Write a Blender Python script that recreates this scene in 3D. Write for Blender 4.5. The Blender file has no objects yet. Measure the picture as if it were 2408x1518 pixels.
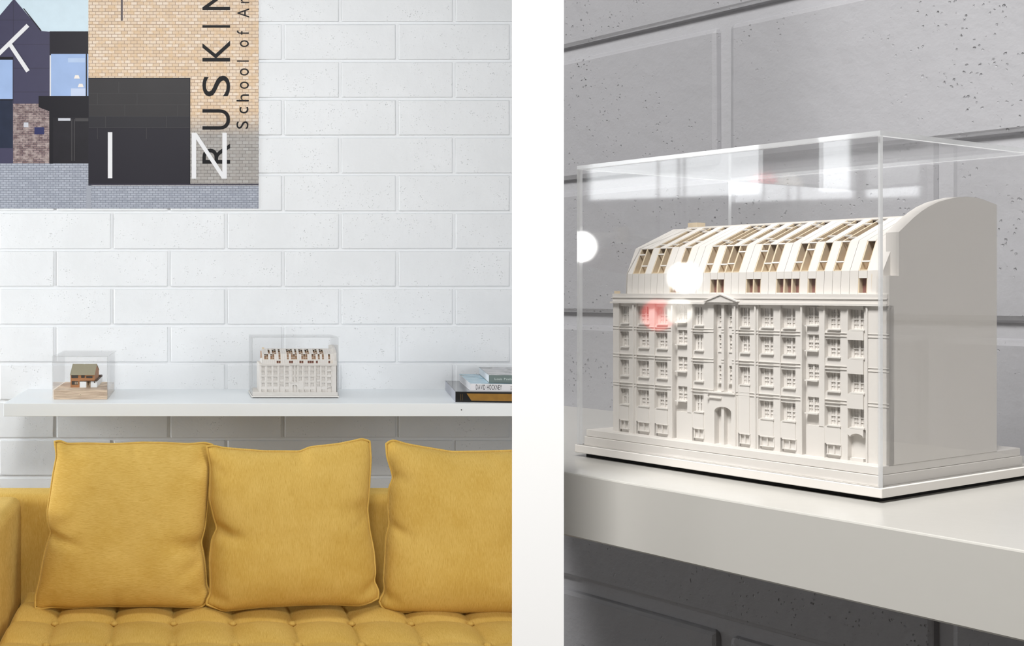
import bpy, bmesh, math, random
import numpy as np
from mathutils import Vector, Matrix, noise

random.seed(7)
SC = bpy.context.scene
COL = SC.collection
PI = math.pi

# ------------------------------------------------------------------ camera
F, PX, PY, CH = 2736.0, 450.0, 683.0, 1.375       # focal length and principal point in pixels, eye height
cam = bpy.data.cameras.new('camera')
cam.sensor_width = 36.0
cam.lens = F * 36.0 / 2408.0
cam.shift_x = (1204.0 - PX) / 2408.0
cam.shift_y = -(759.0 - PY) / 2408.0
cam.clip_start = 0.05
camo = bpy.data.objects.new('camera', cam)
COL.objects.link(camo)
camo.location = (0, 0, CH)
camo.rotation_euler = (PI / 2, 0, 0)
SC.camera = camo

# ------------------------------------------------------------------ light
SC.view_settings.view_transform = 'Standard'
SC.view_settings.look = 'None'
SC.view_settings.gamma = 1.0
SC.view_settings.exposure = 0.0
SC.view_settings.use_curve_mapping = False
SC.cycles.transparent_max_bounces = 32
SC.cycles.max_bounces = 10

world = bpy.data.worlds.new('daylight')
SC.world = world
world.use_nodes = True
world.node_tree.nodes['Background'].inputs[0].default_value = (0.93, 0.96, 1.0, 1)
world.node_tree.nodes['Background'].inputs[1].default_value = 0.03


def area(name, loc, target, sx, sy, power, color=(1, 1, 1)):
    l = bpy.data.lights.new(name, 'AREA')
    l.shape = 'RECTANGLE'
    l.size, l.size_y = sx, sy
    l.energy = power
    l.color = color
    o = bpy.data.objects.new(name, l)
    COL.objects.link(o)
    o.location = loc
    o.rotation_euler = (Vector(target) - Vector(loc)).to_track_quat('-Z', 'Y').to_euler()
    return o


# daylight through the tall windows in the left-hand wall; the rest are unseen lights
# added for brightness: a pair overhead, a side fill and a warm rear fill
area('window_daylight', (-2.68, 1.06, 1.83), (0, 1.06, 1.75), 0.74, 0.34, 6.5, (0.95, 0.98, 1.0))
area('window_daylight', (-2.78, 3.92, 1.35), (0.4, 4.25, 0.9), 0.84, 1.3, 62, (0.95, 0.98, 1.0))
area('sofa_fill_overhead', (0.1, 2.85, 2.92), (0.1, 4.3, 0.9), 1.8, 0.4, 23, (0.985, 0.995, 1.0))  # unseen overhead light, placed to reach the sofa wall but not the partition
area('partition_key_overhead', (-0.3, -0.1, 2.9), (0.3, 0.75, 1.3), 0.6, 0.6, 68, (1.0, 0.985, 0.96))  # added key light: whitens the post, leaves the wall under the shelf dark
area('sofa_side_fill', (3.0, -0.2, 1.3), (-0.1, 4.5, 0.8), 1.6, 2.2, 72, (0.96, 0.98, 1.0))  # added fill for the sofa wall, screened from the large model by the partition
area('warm_rear_fill', (2.1, -2.6, 1.9), (0.4, 0.8, 1.3), 1.0, 2.0, 5, (1.0, 0.95, 0.87))  # weak warm fill added for the large model's gable end

# ------------------------------------------------------------------ materials
def srgb(r, g, b):
    f = lambda c: (c / 255 / 12.92) if c / 255 <= 0.04045 else ((c / 255 + 0.055) / 1.055) ** 2.4
    return (f(r), f(g), f(b), 1.0)


class NT:
    def __init__(self, name):
        self.m = bpy.data.materials.new(name)
        self.m.use_nodes = True
        self.t = self.m.node_tree
        self.b = self.t.nodes['Principled BSDF']
        self.out = self.t.nodes['Material Output']

    def n(self, typ, **kw):
        o = self.t.nodes.new(typ)
        for k, v in kw.items():
            if k in o.inputs.keys():
                o.inputs[k].default_value = v
            else:
                setattr(o, k, v)
        return o

    def l(self, a, b):
        self.t.links.new(a, b)

    def math(self, op, a, b=None):
        o = self.n('ShaderNodeMath', operation=op)
        for i, v in enumerate((a, b)):
            if v is None: continue
            if isinstance(v, (int, float)): o.inputs[i].default_value = v
            else: self.l(v, o.inputs[i])
        return o.outputs[0]

    def mix(self, fac, a, b):
        o = self.n('ShaderNodeMix', data_type='RGBA')
        for i, v in ((0, fac), (6, a), (7, b)):
            if isinstance(v, (int, float, tuple)): o.inputs[i].default_value = v
            else: self.l(v, o.inputs[i])
        return o.outputs[2]

    def ramp(self, x, a, b):
        o = self.n('ShaderNodeMapRange')
        o.inputs[1].default_value = a
        o.inputs[2].default_value = b
        self.l(x, o.inputs[0])
        return o.outputs[0]

    def bump(self, h, strength, dist, normal=None):
        o = self.n('ShaderNodeBump', Strength=strength, Distance=dist)
        self.l(h, o.inputs['Height'])
        if normal is not None: self.l(normal, o.inputs['Normal'])
        return o.outputs[0]


def plain(name, col, rough=0.6, spec=0.3, bump=0.0, bscale=200.0, vary=0.0):
    t = NT(name)
    t.b.inputs['Roughness'].default_value = rough
    t.b.inputs['Specular IOR Level'].default_value = spec
    t.b.inputs['Base Color'].default_value = col
    pos = t.n('ShaderNodeNewGeometry').outputs['Position']
    nz = t.n('ShaderNodeTexNoise', Scale=bscale, Detail=3.0)
    t.l(pos, nz.inputs['Vector'])
    if vary:
        lo = tuple(c * (1 - vary) for c in col[:3]) + (1,)
        hi = tuple(min(1, c * (1 + vary)) for c in col[:3]) + (1,)
        t.l(t.mix(nz.outputs[0], lo, hi), t.b.inputs['Base Color'])
    if bump:
        t.l(t.bump(nz.outputs[0], bump, 0.002), t.b.inputs['Normal'])
    return t.m


def block_paint(name, col, pit, fine):
    """painted concrete block: thick white paint over an open, pitted face"""
    t = NT(name)
    t.b.inputs['Roughness'].default_value = 0.55
    t.b.inputs['Specular IOR Level'].default_value = 0.25
    pos = t.n('ShaderNodeNewGeometry').outputs['Position']
    big = t.n('ShaderNodeTexNoise', Scale=5.0, Detail=2.0)
    t.l(pos, big.inputs['Vector'])
    mid = t.n('ShaderNodeTexNoise', Scale=fine, Detail=4.0, Roughness=0.6)
    t.l(pos, mid.inputs['Vector'])
    vor = t.n('ShaderNodeTexVoronoi', Scale=pit, Randomness=1.0)
    wob = t.n('ShaderNodeTexNoise', Scale=pit * 1.6, Detail=3.0, Roughness=0.7)
    t.l(pos, wob.inputs['Vector'])
    t.l(pos, vor.inputs['Vector'])
    ragged = t.math('ADD', vor.outputs['Distance'], t.math('MULTIPLY', t.math('SUBTRACT', wob.outputs[0], 0.5), 0.9))
    hole = t.ramp(ragged, 0.02, 0.22)                           # 0 inside a pit, pits ragged and of all sizes
    where = t.ramp(mid.outputs[0], 0.47, 0.60)                  # pits gather in patches
    patch = t.ramp(big.outputs[0], 0.38, 0.56)
    dens = t.math('MULTIPLY', where, patch)
    keep = t.math('SUBTRACT', 1.0, t.math('MULTIPLY', t.math('SUBTRACT', 1.0, hole), dens))
    c1 = tuple(c * 0.955 for c in col[:3]) + (1,)
    t.l(t.mix(t.ramp(big.outputs[0], 0.35, 0.65), c1, col), t.b.inputs['Base Color'])
    h = t.math('ADD', t.math('MULTIPLY', keep, 1.0), t.math('MULTIPLY', mid.outputs[0], 0.55))
    t.l(t.bump(h, 0.8, 0.0032), t.b.inputs['Normal'])
    return t.m


def fabric(name, horizontal):
    t = NT(name)
    t.b.inputs['Roughness'].default_value = 0.85
    t.b.inputs['Specular IOR Level'].default_value = 0.1
    t.b.inputs['Sheen Weight'].default_value = 0.25
    t.b.inputs['Sheen Roughness'].default_value = 0.4
    t.b.inputs['Sheen Tint'].default_value = srgb(250, 225, 150)
    tc = t.n('ShaderNodeTexCoord')
    mp = t.n('ShaderNodeMapping')
    mp.inputs['Scale'].default_value = (60, 60, 1100) if horizontal else (1100, 60, 60)
    if horizontal == 2: mp.inputs['Scale'].default_value = (700, 60, 700)
    t.l(tc.outputs['Object'], mp.inputs['Vector'])
    nz = t.n('ShaderNodeTexNoise', Scale=1.0, Detail=3.0, Roughness=0.7)
    t.l(mp.outputs[0], nz.inputs['Vector'])
    big = t.n('ShaderNodeTexNoise', Scale=9.0, Detail=3.0)
    t.l(tc.outputs['Object'], big.inputs['Vector'])
    base = t.mix(t.ramp(big.outputs[0], 0.35, 0.65), srgb(204, 166, 82), srgb(214, 178, 96))
    dark = t.mix(t.ramp(nz.outputs[0], 0.30, 0.5), srgb(192, 153, 72), base)
    lite = t.mix(t.ramp(nz.outputs[0], 0.52, 0.78), dark, srgb(224, 192, 114))
    t.l(lite, t.b.inputs['Base Color'])
    fine = t.n('ShaderNodeTexNoise', Scale=900.0, Detail=2.0)
    t.l(tc.outputs['Object'], fine.inputs['Vector'])
    h = t.math('ADD', nz.outputs[0], t.math('MULTIPLY', fine.outputs[0], 0.7))
    t.l(t.bump(h, 0.35, 0.0012), t.b.inputs['Normal'])
    return t.m


def acrylic(name, face):
    t = NT(name)
    lw = t.n('ShaderNodeLayerWeight', Blend=0.5)
    p = t.math('POWER', lw.outputs['Facing'], 5.0)
    fac = t.math('ADD', t.math('MULTIPLY', p, 0.8), face)
    tr = t.n('ShaderNodeBsdfTransparent')
    tr.inputs[0].default_value = (1, 1, 1, 1)
    gl = t.n('ShaderNodeBsdfGlossy', Roughness=0.03)
    mx = t.n('ShaderNodeMixShader')
    t.l(fac, mx.inputs[0]); t.l(tr.outputs[0], mx.inputs[1]); t.l(gl.outputs[0], mx.inputs[2])
    t.l(mx.outputs[0], t.out.inputs['Surface'])
    return t.m


def acrylic_edge(name, see):
    t = NT(name)
    tr = t.n('ShaderNodeBsdfTransparent')
    df = t.n('ShaderNodeBsdfDiffuse'); df.inputs[0].default_value = (0.93, 0.95, 0.97, 1)
    tl = t.n('ShaderNodeBsdfTranslucent'); tl.inputs[0].default_value = (0.93, 0.95, 0.97, 1)
    m1 = t.n('ShaderNodeMixShader'); m1.inputs[0].default_value = 0.5
    t.l(df.outputs[0], m1.inputs[1]); t.l(tl.outputs[0], m1.inputs[2])
    gl = t.n('ShaderNodeBsdfGlossy', Roughness=0.06)
    m3 = t.n('ShaderNodeMixShader'); m3.inputs[0].default_value = 0.12
    t.l(m1.outputs[0], m3.inputs[1]); t.l(gl.outputs[0], m3.inputs[2])
    m2 = t.n('ShaderNodeMixShader'); m2.inputs[0].default_value = see
    t.l(m3.outputs[0], m2.inputs[1]); t.l(tr.outputs[0], m2.inputs[2])
    t.l(m2.outputs[0], t.out.inputs['Surface'])
    return t.m


def plywood(name):
    t = NT(name)
    t.b.inputs['Roughness'].default_value = 0.6
    pos = t.n('ShaderNodeNewGeometry').outputs['Position']
    mp = t.n('ShaderNodeMapping'); mp.inputs['Scale'].default_value = (14, 14, 420)
    t.l(pos, mp.inputs['Vector'])
    nz = t.n('ShaderNodeTexNoise', Scale=1.0, Detail=4.0, Roughness=0.65)
    t.l(mp.outputs[0], nz.inputs['Vector'])
    c = t.mix(t.ramp(nz.outputs[0], 0.38, 0.62), srgb(176, 152, 130), srgb(226, 205, 180))
    t.l(c, t.b.inputs['Base Color'])
    return t.m


def brick_print(name, c1, c2, mortar, bw, bh, ms, vary=None, split=None):
    """printed brickwork on the poster (flat print)"""
    t = NT(name)
    t.b.inputs['Roughness'].default_value = 0.45
    t.b.inputs['Specular IOR Level'].default_value = 0.25
    pos = t.n('ShaderNodeNewGeometry').outputs['Position']
    sp = t.n('ShaderNodeSeparateXYZ'); t.l(pos, sp.inputs[0])
    cb = t.n('ShaderNodeCombineXYZ'); t.l(sp.outputs[0], cb.inputs[0]); t.l(sp.outputs[2], cb.inputs[1])
    br = t.n('ShaderNodeTexBrick')
    br.inputs['Scale'].default_value = 1.0
    br.inputs['Brick Width'].default_value = bw
    br.inputs['Row Height'].default_value = bh
    br.inputs['Mortar Size'].default_value = ms
    br.inputs['Mortar Smooth'].default_value = 0.3
    br.inputs['Color1'].default_value = c1
    br.inputs['Color2'].default_value = c2
    br.inputs['Mortar'].default_value = mortar
    t.l(cb.outputs[0], br.inputs['Vector'])
    out = br.outputs[0]
    if vary:
        nz = t.n('ShaderNodeTexNoise', Scale=60.0, Detail=2.0)
        t.l(pos, nz.inputs['Vector'])
        out = t.mix(t.math('MULTIPLY', t.ramp(nz.outputs[0], 0.45, 0.7), 0.55), out, vary)
    if split:                                                    # the wall in the printed photograph turns grey lower down
        z0, z1, grey = split
        k = t.math('SUBTRACT', 1.0, t.ramp(sp.outputs[2], z0, z1))
        hsv = t.n('ShaderNodeHueSaturation', Saturation=0.25, Value=0.52); t.l(out, hsv.inputs['Color'])
        out = t.mix(k, out, hsv.outputs[0])
    t.l(out, t.b.inputs['Base Color'])
    return t.m


M = {}
M['block'] = block_paint('white_painted_block', srgb(231, 233, 235), 130.0, 30.0)
M['block_near'] = block_paint('white_painted_block_dimmed', srgb(162, 162, 166), 210.0, 45.0)  # same white paint, darkened in colour for the dimmer bay
M['mortar'] = plain('white_painted_mortar', srgb(231, 233, 235), 0.6, 0.2, 0.3, 120)
M['mortar_near'] = plain('white_painted_mortar_dimmed', srgb(169, 169, 173), 0.6, 0.2, 0.3, 160)  # white mortar darkened in colour along with its blocks
M['white'] = plain('white_lacquer', srgb(234, 239, 242), 0.35, 0.4, 0.02, 60)
M['post'] = plain('blank_strip_white', (0.985, 0.985, 0.985, 1), 0.5, 0.2)
M['plaster'] = plain('white_plaster', srgb(225, 225, 222), 0.8, 0.2, 0.1, 40)
M['floor'] = plain('dark_concrete', srgb(92, 84, 76), 0.6, 0.3, 0.1, 8, 0.1)
M['shelf_near'] = plain('white_satin_board_dimmed', srgb(188, 186, 181), 0.22, 0.5, 0.03, 90)  # white board, its colour lowered for the dimmer bay
M['fab_h'] = fabric('mustard_weave_across', 1)
M['fab_v'] = fabric('mustard_weave_upright', 0)
M['fab_s'] = fabric('mustard_weave_seat', 0)
M['acrylic'] = acrylic('clear_acrylic', 0.012)
M['acrylic_near'] = acrylic('polished_clear_acrylic', 0.04)
M['edge'] = acrylic_edge('polished_acrylic_edge', 0.85)
M['edge_near'] = acrylic_edge('polished_acrylic_edge_close', 0.35)
M['ply'] = plywood('plywood')
M['card'] = plain('cream_printed_resin', srgb(218, 214, 209), 0.6, 0.25)
M['tan'] = plain('tan_timber', srgb(214, 198, 172), 0.6, 0.2, 0.0, 300, 0.1)
M['brown'] = plain('brown_timber', srgb(168, 136, 112), 0.6, 0.2, 0.0, 300, 0.2)
M['mauve'] = plain('reddish_brown_timber', srgb(138, 98, 90), 0.6, 0.2, 0.0, 300, 0.2)
M['black'] = plain('black_rubber', srgb(14, 14, 14), 0.7, 0.2)
M['cedar'] = plain('reddish_timber_cladding', srgb(170, 122, 86), 0.6, 0.2, 0.0, 400, 0.15)
M['olive'] = plain('olive_card', srgb(160, 153, 130), 0.7, 0.2, 0.0, 200, 0.08)
M['smoke'] = plain('dark_window_film', srgb(78, 74, 70), 0.3, 0.4)
M['dark_wood'] = plain('dark_timber_edge', srgb(78, 58, 44), 0.5, 0.3)
M['cream'] = plain('pale_birch', srgb(222, 202, 176), 0.6, 0.2)
M['brass'] = plain('pale_brass', srgb(222, 204, 176), 0.35, 0.5)
M['paper'] = plain('book_paper', srgb(232, 234, 238), 0.8, 0.1, 0.1, 600)
M['book_black'] = plain('black_book_cloth', srgb(16, 14, 13), 0.28, 0.5)
M['gold'] = plain('gold_foil', srgb(142, 102, 34), 0.35, 0.5, 0.0, 40, 0.25)
M['spine_white'] = plain('white_jacket', srgb(226, 224, 226), 0.4, 0.4)
M['spine_green'] = plain('grey_green_jacket', srgb(110, 124, 121), 0.4, 0.4)
M['ink'] = plain('black_ink', srgb(12, 11, 15), 0.5, 0.2)
M['white_ink'] = plain('white_ink', srgb(228, 228, 230), 0.5, 0.2)
M['pale_ink'] = plain('pale_ink', srgb(206, 216, 210), 0.5, 0.2)
M['bronze_ink'] = plain('bronze_ink', srgb(78, 62, 36), 0.5, 0.2)
M['alu'] = plain('white_window_frame', srgb(210, 212, 214), 0.4, 0.4)
M['cord'] = plain('black_flex', srgb(20, 20, 20), 0.6, 0.2)


def glow(name, col, s):
    t = NT(name)
    t.b.inputs['Emission Color'].default_value = col
    t.b.inputs['Emission Strength'].default_value = s
    return t.m


M['bulb'] = glow('lit_opal_glass', (1, 0.99, 0.96, 1), 26)
M['bulb_dim'] = glow('dim_opal_glass', (1, 0.93, 0.82, 1), 7)
M['bulb_red'] = glow('lit_red_glass', (1, 0.05, 0.04, 1), 7)

# ------------------------------------------------------------------ mesh helpers
class MB:
    def __init__(self):
        self.v, self.f, self.mi = [], [], []

    def add(self, vs, fs, mi=0):
        k = len(self.v)
        self.v += [tuple(p) for p in vs]
        self.f += [tuple(i + k for i in q) for q in fs]
        self.mi += [mi] * len(fs)
        return self

    def box(self, x0, x1, y0, y1, z0, z1, mi=0):
        vs = [(x, y, z) for x in (x0, x1) for y in (y0, y1) for z in (z0, z1)]
        return self.add(vs, [(0, 1, 3, 2), (4, 6, 7, 5), (0, 4, 5, 1), (2, 3, 7, 6), (0, 2, 6, 4), (1, 5, 7, 3)], mi)

    def prism(self, poly, a0, a1, axis='y', mi=0):
        """poly of 2-D points; axis y -> (x,z), x -> (y,z), z -> (x,y)"""
        mk = {'y': lambda p, a: (p[0], a, p[1]), 'x': lambda p, a: (a, p[0], p[1]), 'z': lambda p, a: (p[0], p[1], a)}[axis]
        n = len(poly)
        vs = [mk(p, a0) for p in poly] + [mk(p, a1) for p in poly]
        fs = [tuple(range(n)), tuple(range(2 * n - 1, n - 1, -1))] + [(i, n + i, n + (i + 1) % n, (i + 1) % n) for i in range(n)]
        return self.add(vs, fs, mi)

    def tube(self, pts, r, n=8, closed=False):
        pts = [Vector(p) for p in pts]
        m = len(pts)
        rings = []
        for i, p in enumerate(pts):
            a = pts[(i - 1) % m] if (closed or i > 0) else p
            b = pts[(i + 1) % m] if (closed or i < m - 1) else p
            t = (b - a).normalized()
            up = Vector((0, 1, 0)) if abs(t.y) < 0.9 else Vector((0, 0, 1))
            s = t.cross(up).normalized(); w = s.cross(t)
            rings.append([p + s * (r * math.cos(2 * PI * k / n)) + w * (r * math.sin(2 * PI * k / n)) for k in range(n)])
        vs = [q for R in rings for q in R]
        fs = []
        for i in range(m if closed else m - 1):
            j = (i + 1) % m
            for k in range(n):
                fs.append((i * n + k, i * n + (k + 1) % n, j * n + (k + 1) % n, j * n + k))
        if not closed:
            fs.append(tuple(range(n - 1, -1, -1))); fs.append(tuple((m - 1) * n + k for k in range(n)))
        return self.add(vs, fs)

    def lathe(self, prof, n=20, c=(0, 0, 0)):
        vs, fs = [], []
        for r, z in prof:
            for k in range(n):
                vs.append((c[0] + r * math.cos(2 * PI * k / n), c[1] + r * math.sin(2 * PI * k / n), c[2] + z))
        for i in range(len(prof) - 1):
            for k in range(n):
                fs.append((i * n + k, i * n + (k + 1) % n, (i + 1) * n + (k + 1) % n, (i + 1) * n + k))
        fs.append(tuple(range(n - 1, -1, -1))); fs.append(tuple((len(prof) - 1) * n + k for k in range(n)))
        return self.add(vs, fs)

    def mesh(self, name, mats, bevel=0.0, seg=1, smooth=False):
        me = bpy.data.meshes.new(name)
        me.from_pydata(self.v, [], self.f)
        for m in (mats if isinstance(mats, (list, tuple)) else [mats]):
            me.materials.append(m)
        me.polygons.foreach_set('material_index', self.mi)
        bm = bmesh.new(); bm.from_mesh(me)
        bmesh.ops.recalc_face_normals(bm, faces=bm.faces)
        if bevel:
            ed = [e for e in bm.edges if len(e.link_faces) == 2 and e.calc_face_angle(0) > 0.4]
            bmesh.ops.bevel(bm, geom=ed, offset=bevel, segments=seg, profile=0.5, affect='EDGES')
        for fc in bm.faces: fc.smooth = smooth
        bm.to_mesh(me); bm.free()
        return me

    def build(self, name, mats, parent=None, **kw):
        return link(name, self.mesh(name, mats, **kw), parent)


def link(name, me, parent=None, loc=None):
    o = bpy.data.objects.new(name, me)
    COL.objects.link(o)
    if parent is not None: o.parent = parent
    if loc is not None: o.location = loc
    return o


def tag(o, label=None, cat=None, group=None, kind=None):
    if label: o['label'] = label
    if cat: o['category'] = cat
    if group: o['group'] = group
    if kind: o['kind'] = kind
    return o


def empty(name, loc=(0, 0, 0), rz=0.0):
    o = bpy.data.objects.new(name, None)
    o.empty_display_size = 0.05
    COL.objects.link(o)
    o.location = loc
    o.rotation_euler = (0, 0, rz)
    return o


def glyph(ch, mat_key='ink'):
    """2-D outline of a character as (verts in the unit square, faces)"""
    cu = bpy.data.curves.new('glyph', 'FONT')
    cu.body = ch
    cu.resolution_u = 6
    o = bpy.data.objects.new('glyph', cu)
    COL.objects.link(o)
    bpy.context.view_layer.update()
    me = bpy.data.meshes.new_from_object(o.evaluated_get(bpy.context.evaluated_depsgraph_get()))
    vs = np.array([v.co[:2] for v in me.vertices])
    fs = [tuple(p.vertices) for p in me.polygons]
    bpy.data.objects.remove(o); bpy.data.curves.remove(cu); bpy.data.meshes.remove(me)
    lo, hi = vs.min(0), vs.max(0)
    return (vs - lo) / np.maximum(hi - lo, 1e-6), fs, (hi - lo)


# ------------------------------------------------------------------ the setting
WY = 4.594                                   # the block wall behind the sofa
KW = WY / F                                  # metres per pixel on that wall
wx = lambda px: (px - PX) * KW
wz = lambda py: CH - (py - PY) * KW
FLOOR, TOP = 0.0, 2.95

tag(MB().box(-2.8, 3.2, -3.2, WY + 0.2, -0.06, FLOOR).build('floor', M['floor']), 'dark grey concrete floor of the room under the sofa', 'floor', kind='structure')

# block wall behind the sofa
wall = tag(MB().box(-2.8, 3.2, WY + 0.007, WY + 0.2, FLOOR, TOP).build('wall_back', M['mortar']),
           'white painted concrete block wall behind the sofa and poster', 'wall', kind='structure')
CP, BP = 88.9 * KW, 268 * KW                 # course and block pitch
G = 0.0105


def block_mesh(name, w, h, t, mat, jit, bev=0.0038):
    mb = MB().box(-w / 2, w / 2, 0, t, -h / 2, h / 2)
    me = mb.mesh(name, mat, bevel=bev, seg=2)
    for v in me.vertices:
        v.co.y += random.uniform(-jit, jit) * (1 if v.co.y < t / 2 else 0)
        v.co.x += random.uniform(-jit, jit); v.co.z += random.uniform(-jit, jit)
    return me


bmeshes = [block_mesh('block', BP - G, CP - G, 0.05, M['block'], 0.0007) for _ in range(4)]
for j in range(-9, 21):
    yc = 53.5 + 88.9 * (j - 0.5)
    z = wz(yc)
    if z < 0.07 or z > TOP - 0.05: continue
    off = 800 if j % 2 == 0 else 666
    for k in range(-7, 6):
        xc = off + 268 * (k + 0.5)
        x = wx(xc)
        if x < -1.55 or x > 2.75: continue
        link('block', random.choice(bmeshes), wall, (x, WY + random.uniform(-0.0008, 0.0008), z))

# left-hand wall with its tall windows (outside the frame; its daylight shows in the case)
lw = MB()
WX = -2.6
for y0, y1, z0, z1 in ((-3.2, 3.48, 0, 1.64), (3.48, WY, 0, 0.66), (4.36, WY, 0.66, 2.28), (-3.2, WY, 2.28, 2.95), (-3.2, 0.67, 1.64, 2.28), (0.67, 1.45, 2.02, 2.28), (1.45, 3.48, 1.64, 2.28), (3.48, 4.36, 2.04, 2.28)):
    lw.box(WX - 0.2, WX, y0, y1, z0, z1)
lw.box(WX, WX + 0.5, 3.36, 3.48, 0, TOP)  # unseen fin added to keep the sofa-end window's light off the partition
tag(lw.build('wall_left', M['plaster']), 'plain white plaster wall with high windows left of the sofa', 'wall', kind='structure')
wb = MB()
y0, y1 = 0.67, 1.45
wb.box(WX - 0.06, WX, y0, y0 + 0.03, 1.64, 2.02).box(WX - 0.06, WX, y1 - 0.03, y1, 1.64, 2.02)
wb.box(WX - 0.06, WX, y0, y1, 1.64, 1.66).box(WX - 0.06, WX, y0, y1, 2.0, 2.02)
wb.box(WX - 0.05, WX - 0.01, 0.84, 0.87, 1.66, 2.0)
tag(wb.build('window_1', M['alu']), 'white framed high window in the left plaster wall, mirrored in the large case', 'window', kind='structure')

wb = MB()
y0, y1 = 3.48, 4.36
wb.box(WX - 0.2, WX - 0.14, y0, y0 + 0.03, 0.66, 2.04).box(WX - 0.2, WX - 0.14, y1 - 0.03, y1, 0.66, 2.04)
wb.box(WX - 0.2, WX - 0.14, y0, y1, 0.66, 0.69).box(WX - 0.2, WX - 0.14, y0, y1, 2.01, 2.04)
tag(wb.build('window_2', M['alu']), 'tall white framed window in the left wall beside the sofa end', 'window', kind='structure')

# ---------------- the angled block partition on the right with its own shelf
P0 = Vector((0.634, 0.89))
D2 = Vector((-0.5048, 0.8632)).normalized()       # along the partition, away from the camera
E2 = Vector((D2.y, -D2.x))                        # into the partition
RZ = math.atan2(-D2.y, -D2.x)
S_END = 0.484
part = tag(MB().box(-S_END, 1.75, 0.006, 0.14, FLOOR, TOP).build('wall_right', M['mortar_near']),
           'white painted block partition, colour dimmed, close behind the large cased model', 'wall', kind='structure')
part.location = (P0.x, P0.y, 0)
part.rotation_euler = (0, 0, RZ)
cp2, bp2 = 0.1447, 0.434
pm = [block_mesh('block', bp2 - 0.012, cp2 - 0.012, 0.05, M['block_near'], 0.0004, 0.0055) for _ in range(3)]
halves = {}
for c in range(-9, 10):
    z = CH + 0.114 + cp2 * (c + 0.5)
    if z < 0.07 or z > TOP - 0.03: continue
    x0 = -0.253 if c % 2 == 0 else -0.253 + bp2 / 2 - 0.02
    for k in range(-2, 6):
        a, b = x0 + bp2 * k, x0 + bp2 * (k + 1)
        a, b = max(a, -S_END - 0.003), min(b, 1.75)
        if b - a < 0.05: continue
        key = round(b - a, 3)
        if abs(b - a - bp2) < 1e-4: me = random.choice(pm)
        else:
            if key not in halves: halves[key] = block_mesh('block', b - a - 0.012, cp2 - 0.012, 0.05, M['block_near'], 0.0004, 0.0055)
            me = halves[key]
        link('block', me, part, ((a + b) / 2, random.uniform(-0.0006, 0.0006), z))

# slim white post standing in for the blank strip between the two views
t0, t1, py_ = (1204 - PX) / F, (1326 - PX) / F, 0.73
a0, a1 = math.atan(t0), math.atan(t1)
am = (a0 + a1) / 2
R0 = py_ / math.cos(am)
hw = R0 * math.tan((a1 - a0) / 2)
post = tag(MB().box(-hw, hw, 0, 0.034, 0, TOP).build('strip_stand_in_1', M['post']), 'slim bright white post standing in for the blank strip between sofa and large model', 'post', kind='structure')
post.location = (R0 * math.sin(am), R0 * math.cos(am), 0)
post.rotation_euler = (0, 0, -am)


# ------------------------------------------------------------------ shelves
SHZ = CH - 0.388
SF = 4.006
sh = MB().box(-0.647, 2.6, SF, WY + 0.004, SHZ - 0.0445, SHZ).build('shelf', M['white'], bevel=0.0015, seg=2)
tag(sh, 'long white floating shelf on the block wall above the sofa', 'shelf')
nail = MB().lathe([(0.0022, 0), (0.0022, 0.0012)], 10).build('screw_hole', M['smoke'], sh)
nail.rotation_euler = (PI / 2, 0, 0)
nail.location = ((1085 - PX) * SF / F, SF + 0.0004, CH - (963 - PY) * SF / F)

NZ = CH - 0.126                                # shelf under the large model
SD = 0.363
# left end is cut on the skew, running from the wall's end to the front edge behind the stand-in post
r = (1262 - PX) / F
o = P0 - E2 * SD
s_front = (o.x - r * o.y) / (r * D2.y - D2.x)
s_back = (P0.x - r * P0.y) / (r * D2.y - D2.x)
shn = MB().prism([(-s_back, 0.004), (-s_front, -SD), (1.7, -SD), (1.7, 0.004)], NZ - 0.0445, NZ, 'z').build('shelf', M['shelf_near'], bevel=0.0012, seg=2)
shn.location = (P0.x, P0.y, 0)
shn.rotation_euler = (0, 0, RZ)
tag(shn, 'thick white shelf on the dimmed white partition carrying the large cased model', 'shelf')


# ------------------------------------------------------------------ poster on the wall (flat print)
pz = wz
poster = MB().box(wx(-380), wx(608), WY - 0.0022, WY - 0.0012, pz(490), pz(-520)).build('poster', M['white_ink'])
tag(poster, 'large photographic poster of a brick building on the block wall', 'poster')
LAY = [0]


def print_poly(name, pts, mat, lay, label=None):
    y = WY - 0.0022 - 0.00012 * lay
    mb = MB().add([(wx(a), y, pz(b)) for a, b in pts], [tuple(range(len(pts)))])
    ob = mb.build(name, mat, poster)
    return ob


def rect(name, x0, y0, x1, y1, mat, lay):
    return print_poly(name, [(x0, y1), (x1, y1), (x1, y0), (x0, y0)], mat, lay)


pm_ = lambda n, r, g, b, v=0.06, s=30: plain('print_' + n, srgb(r, g, b), 0.45, 0.25, 0.0, s, v)
ink = dict(sky=pm_('sky', 206, 224, 234), clad=pm_('cladding', 66, 64, 88), line=pm_('seam', 52, 50, 66), dark=pm_('dark_storey', 26, 23, 33),
           glass=pm_('glass', 156, 180, 220, 0.12, 12), glass2=pm_('glass_low', 34, 42, 62, 0.3, 25), canopy=pm_('canopy', 17, 15, 24),
           door=pm_('doorway', 28, 26, 33, 0.3, 25), panel=pm_('panel_top', 48, 46, 48, 0.12, 10), panel2=pm_('panel_low', 30, 28, 38, 0.08, 8),
           seam=pm_('panel_seam', 66, 64, 66), lamp=pm_('lamp', 236, 228, 220), box=pm_('meter_box', 196, 198, 206), sign=pm_('blue_sign', 44, 48, 92),
           pole=pm_('pole', 96, 86, 88), path=pm_('kerb', 156, 160, 170))
mm = KW
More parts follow.
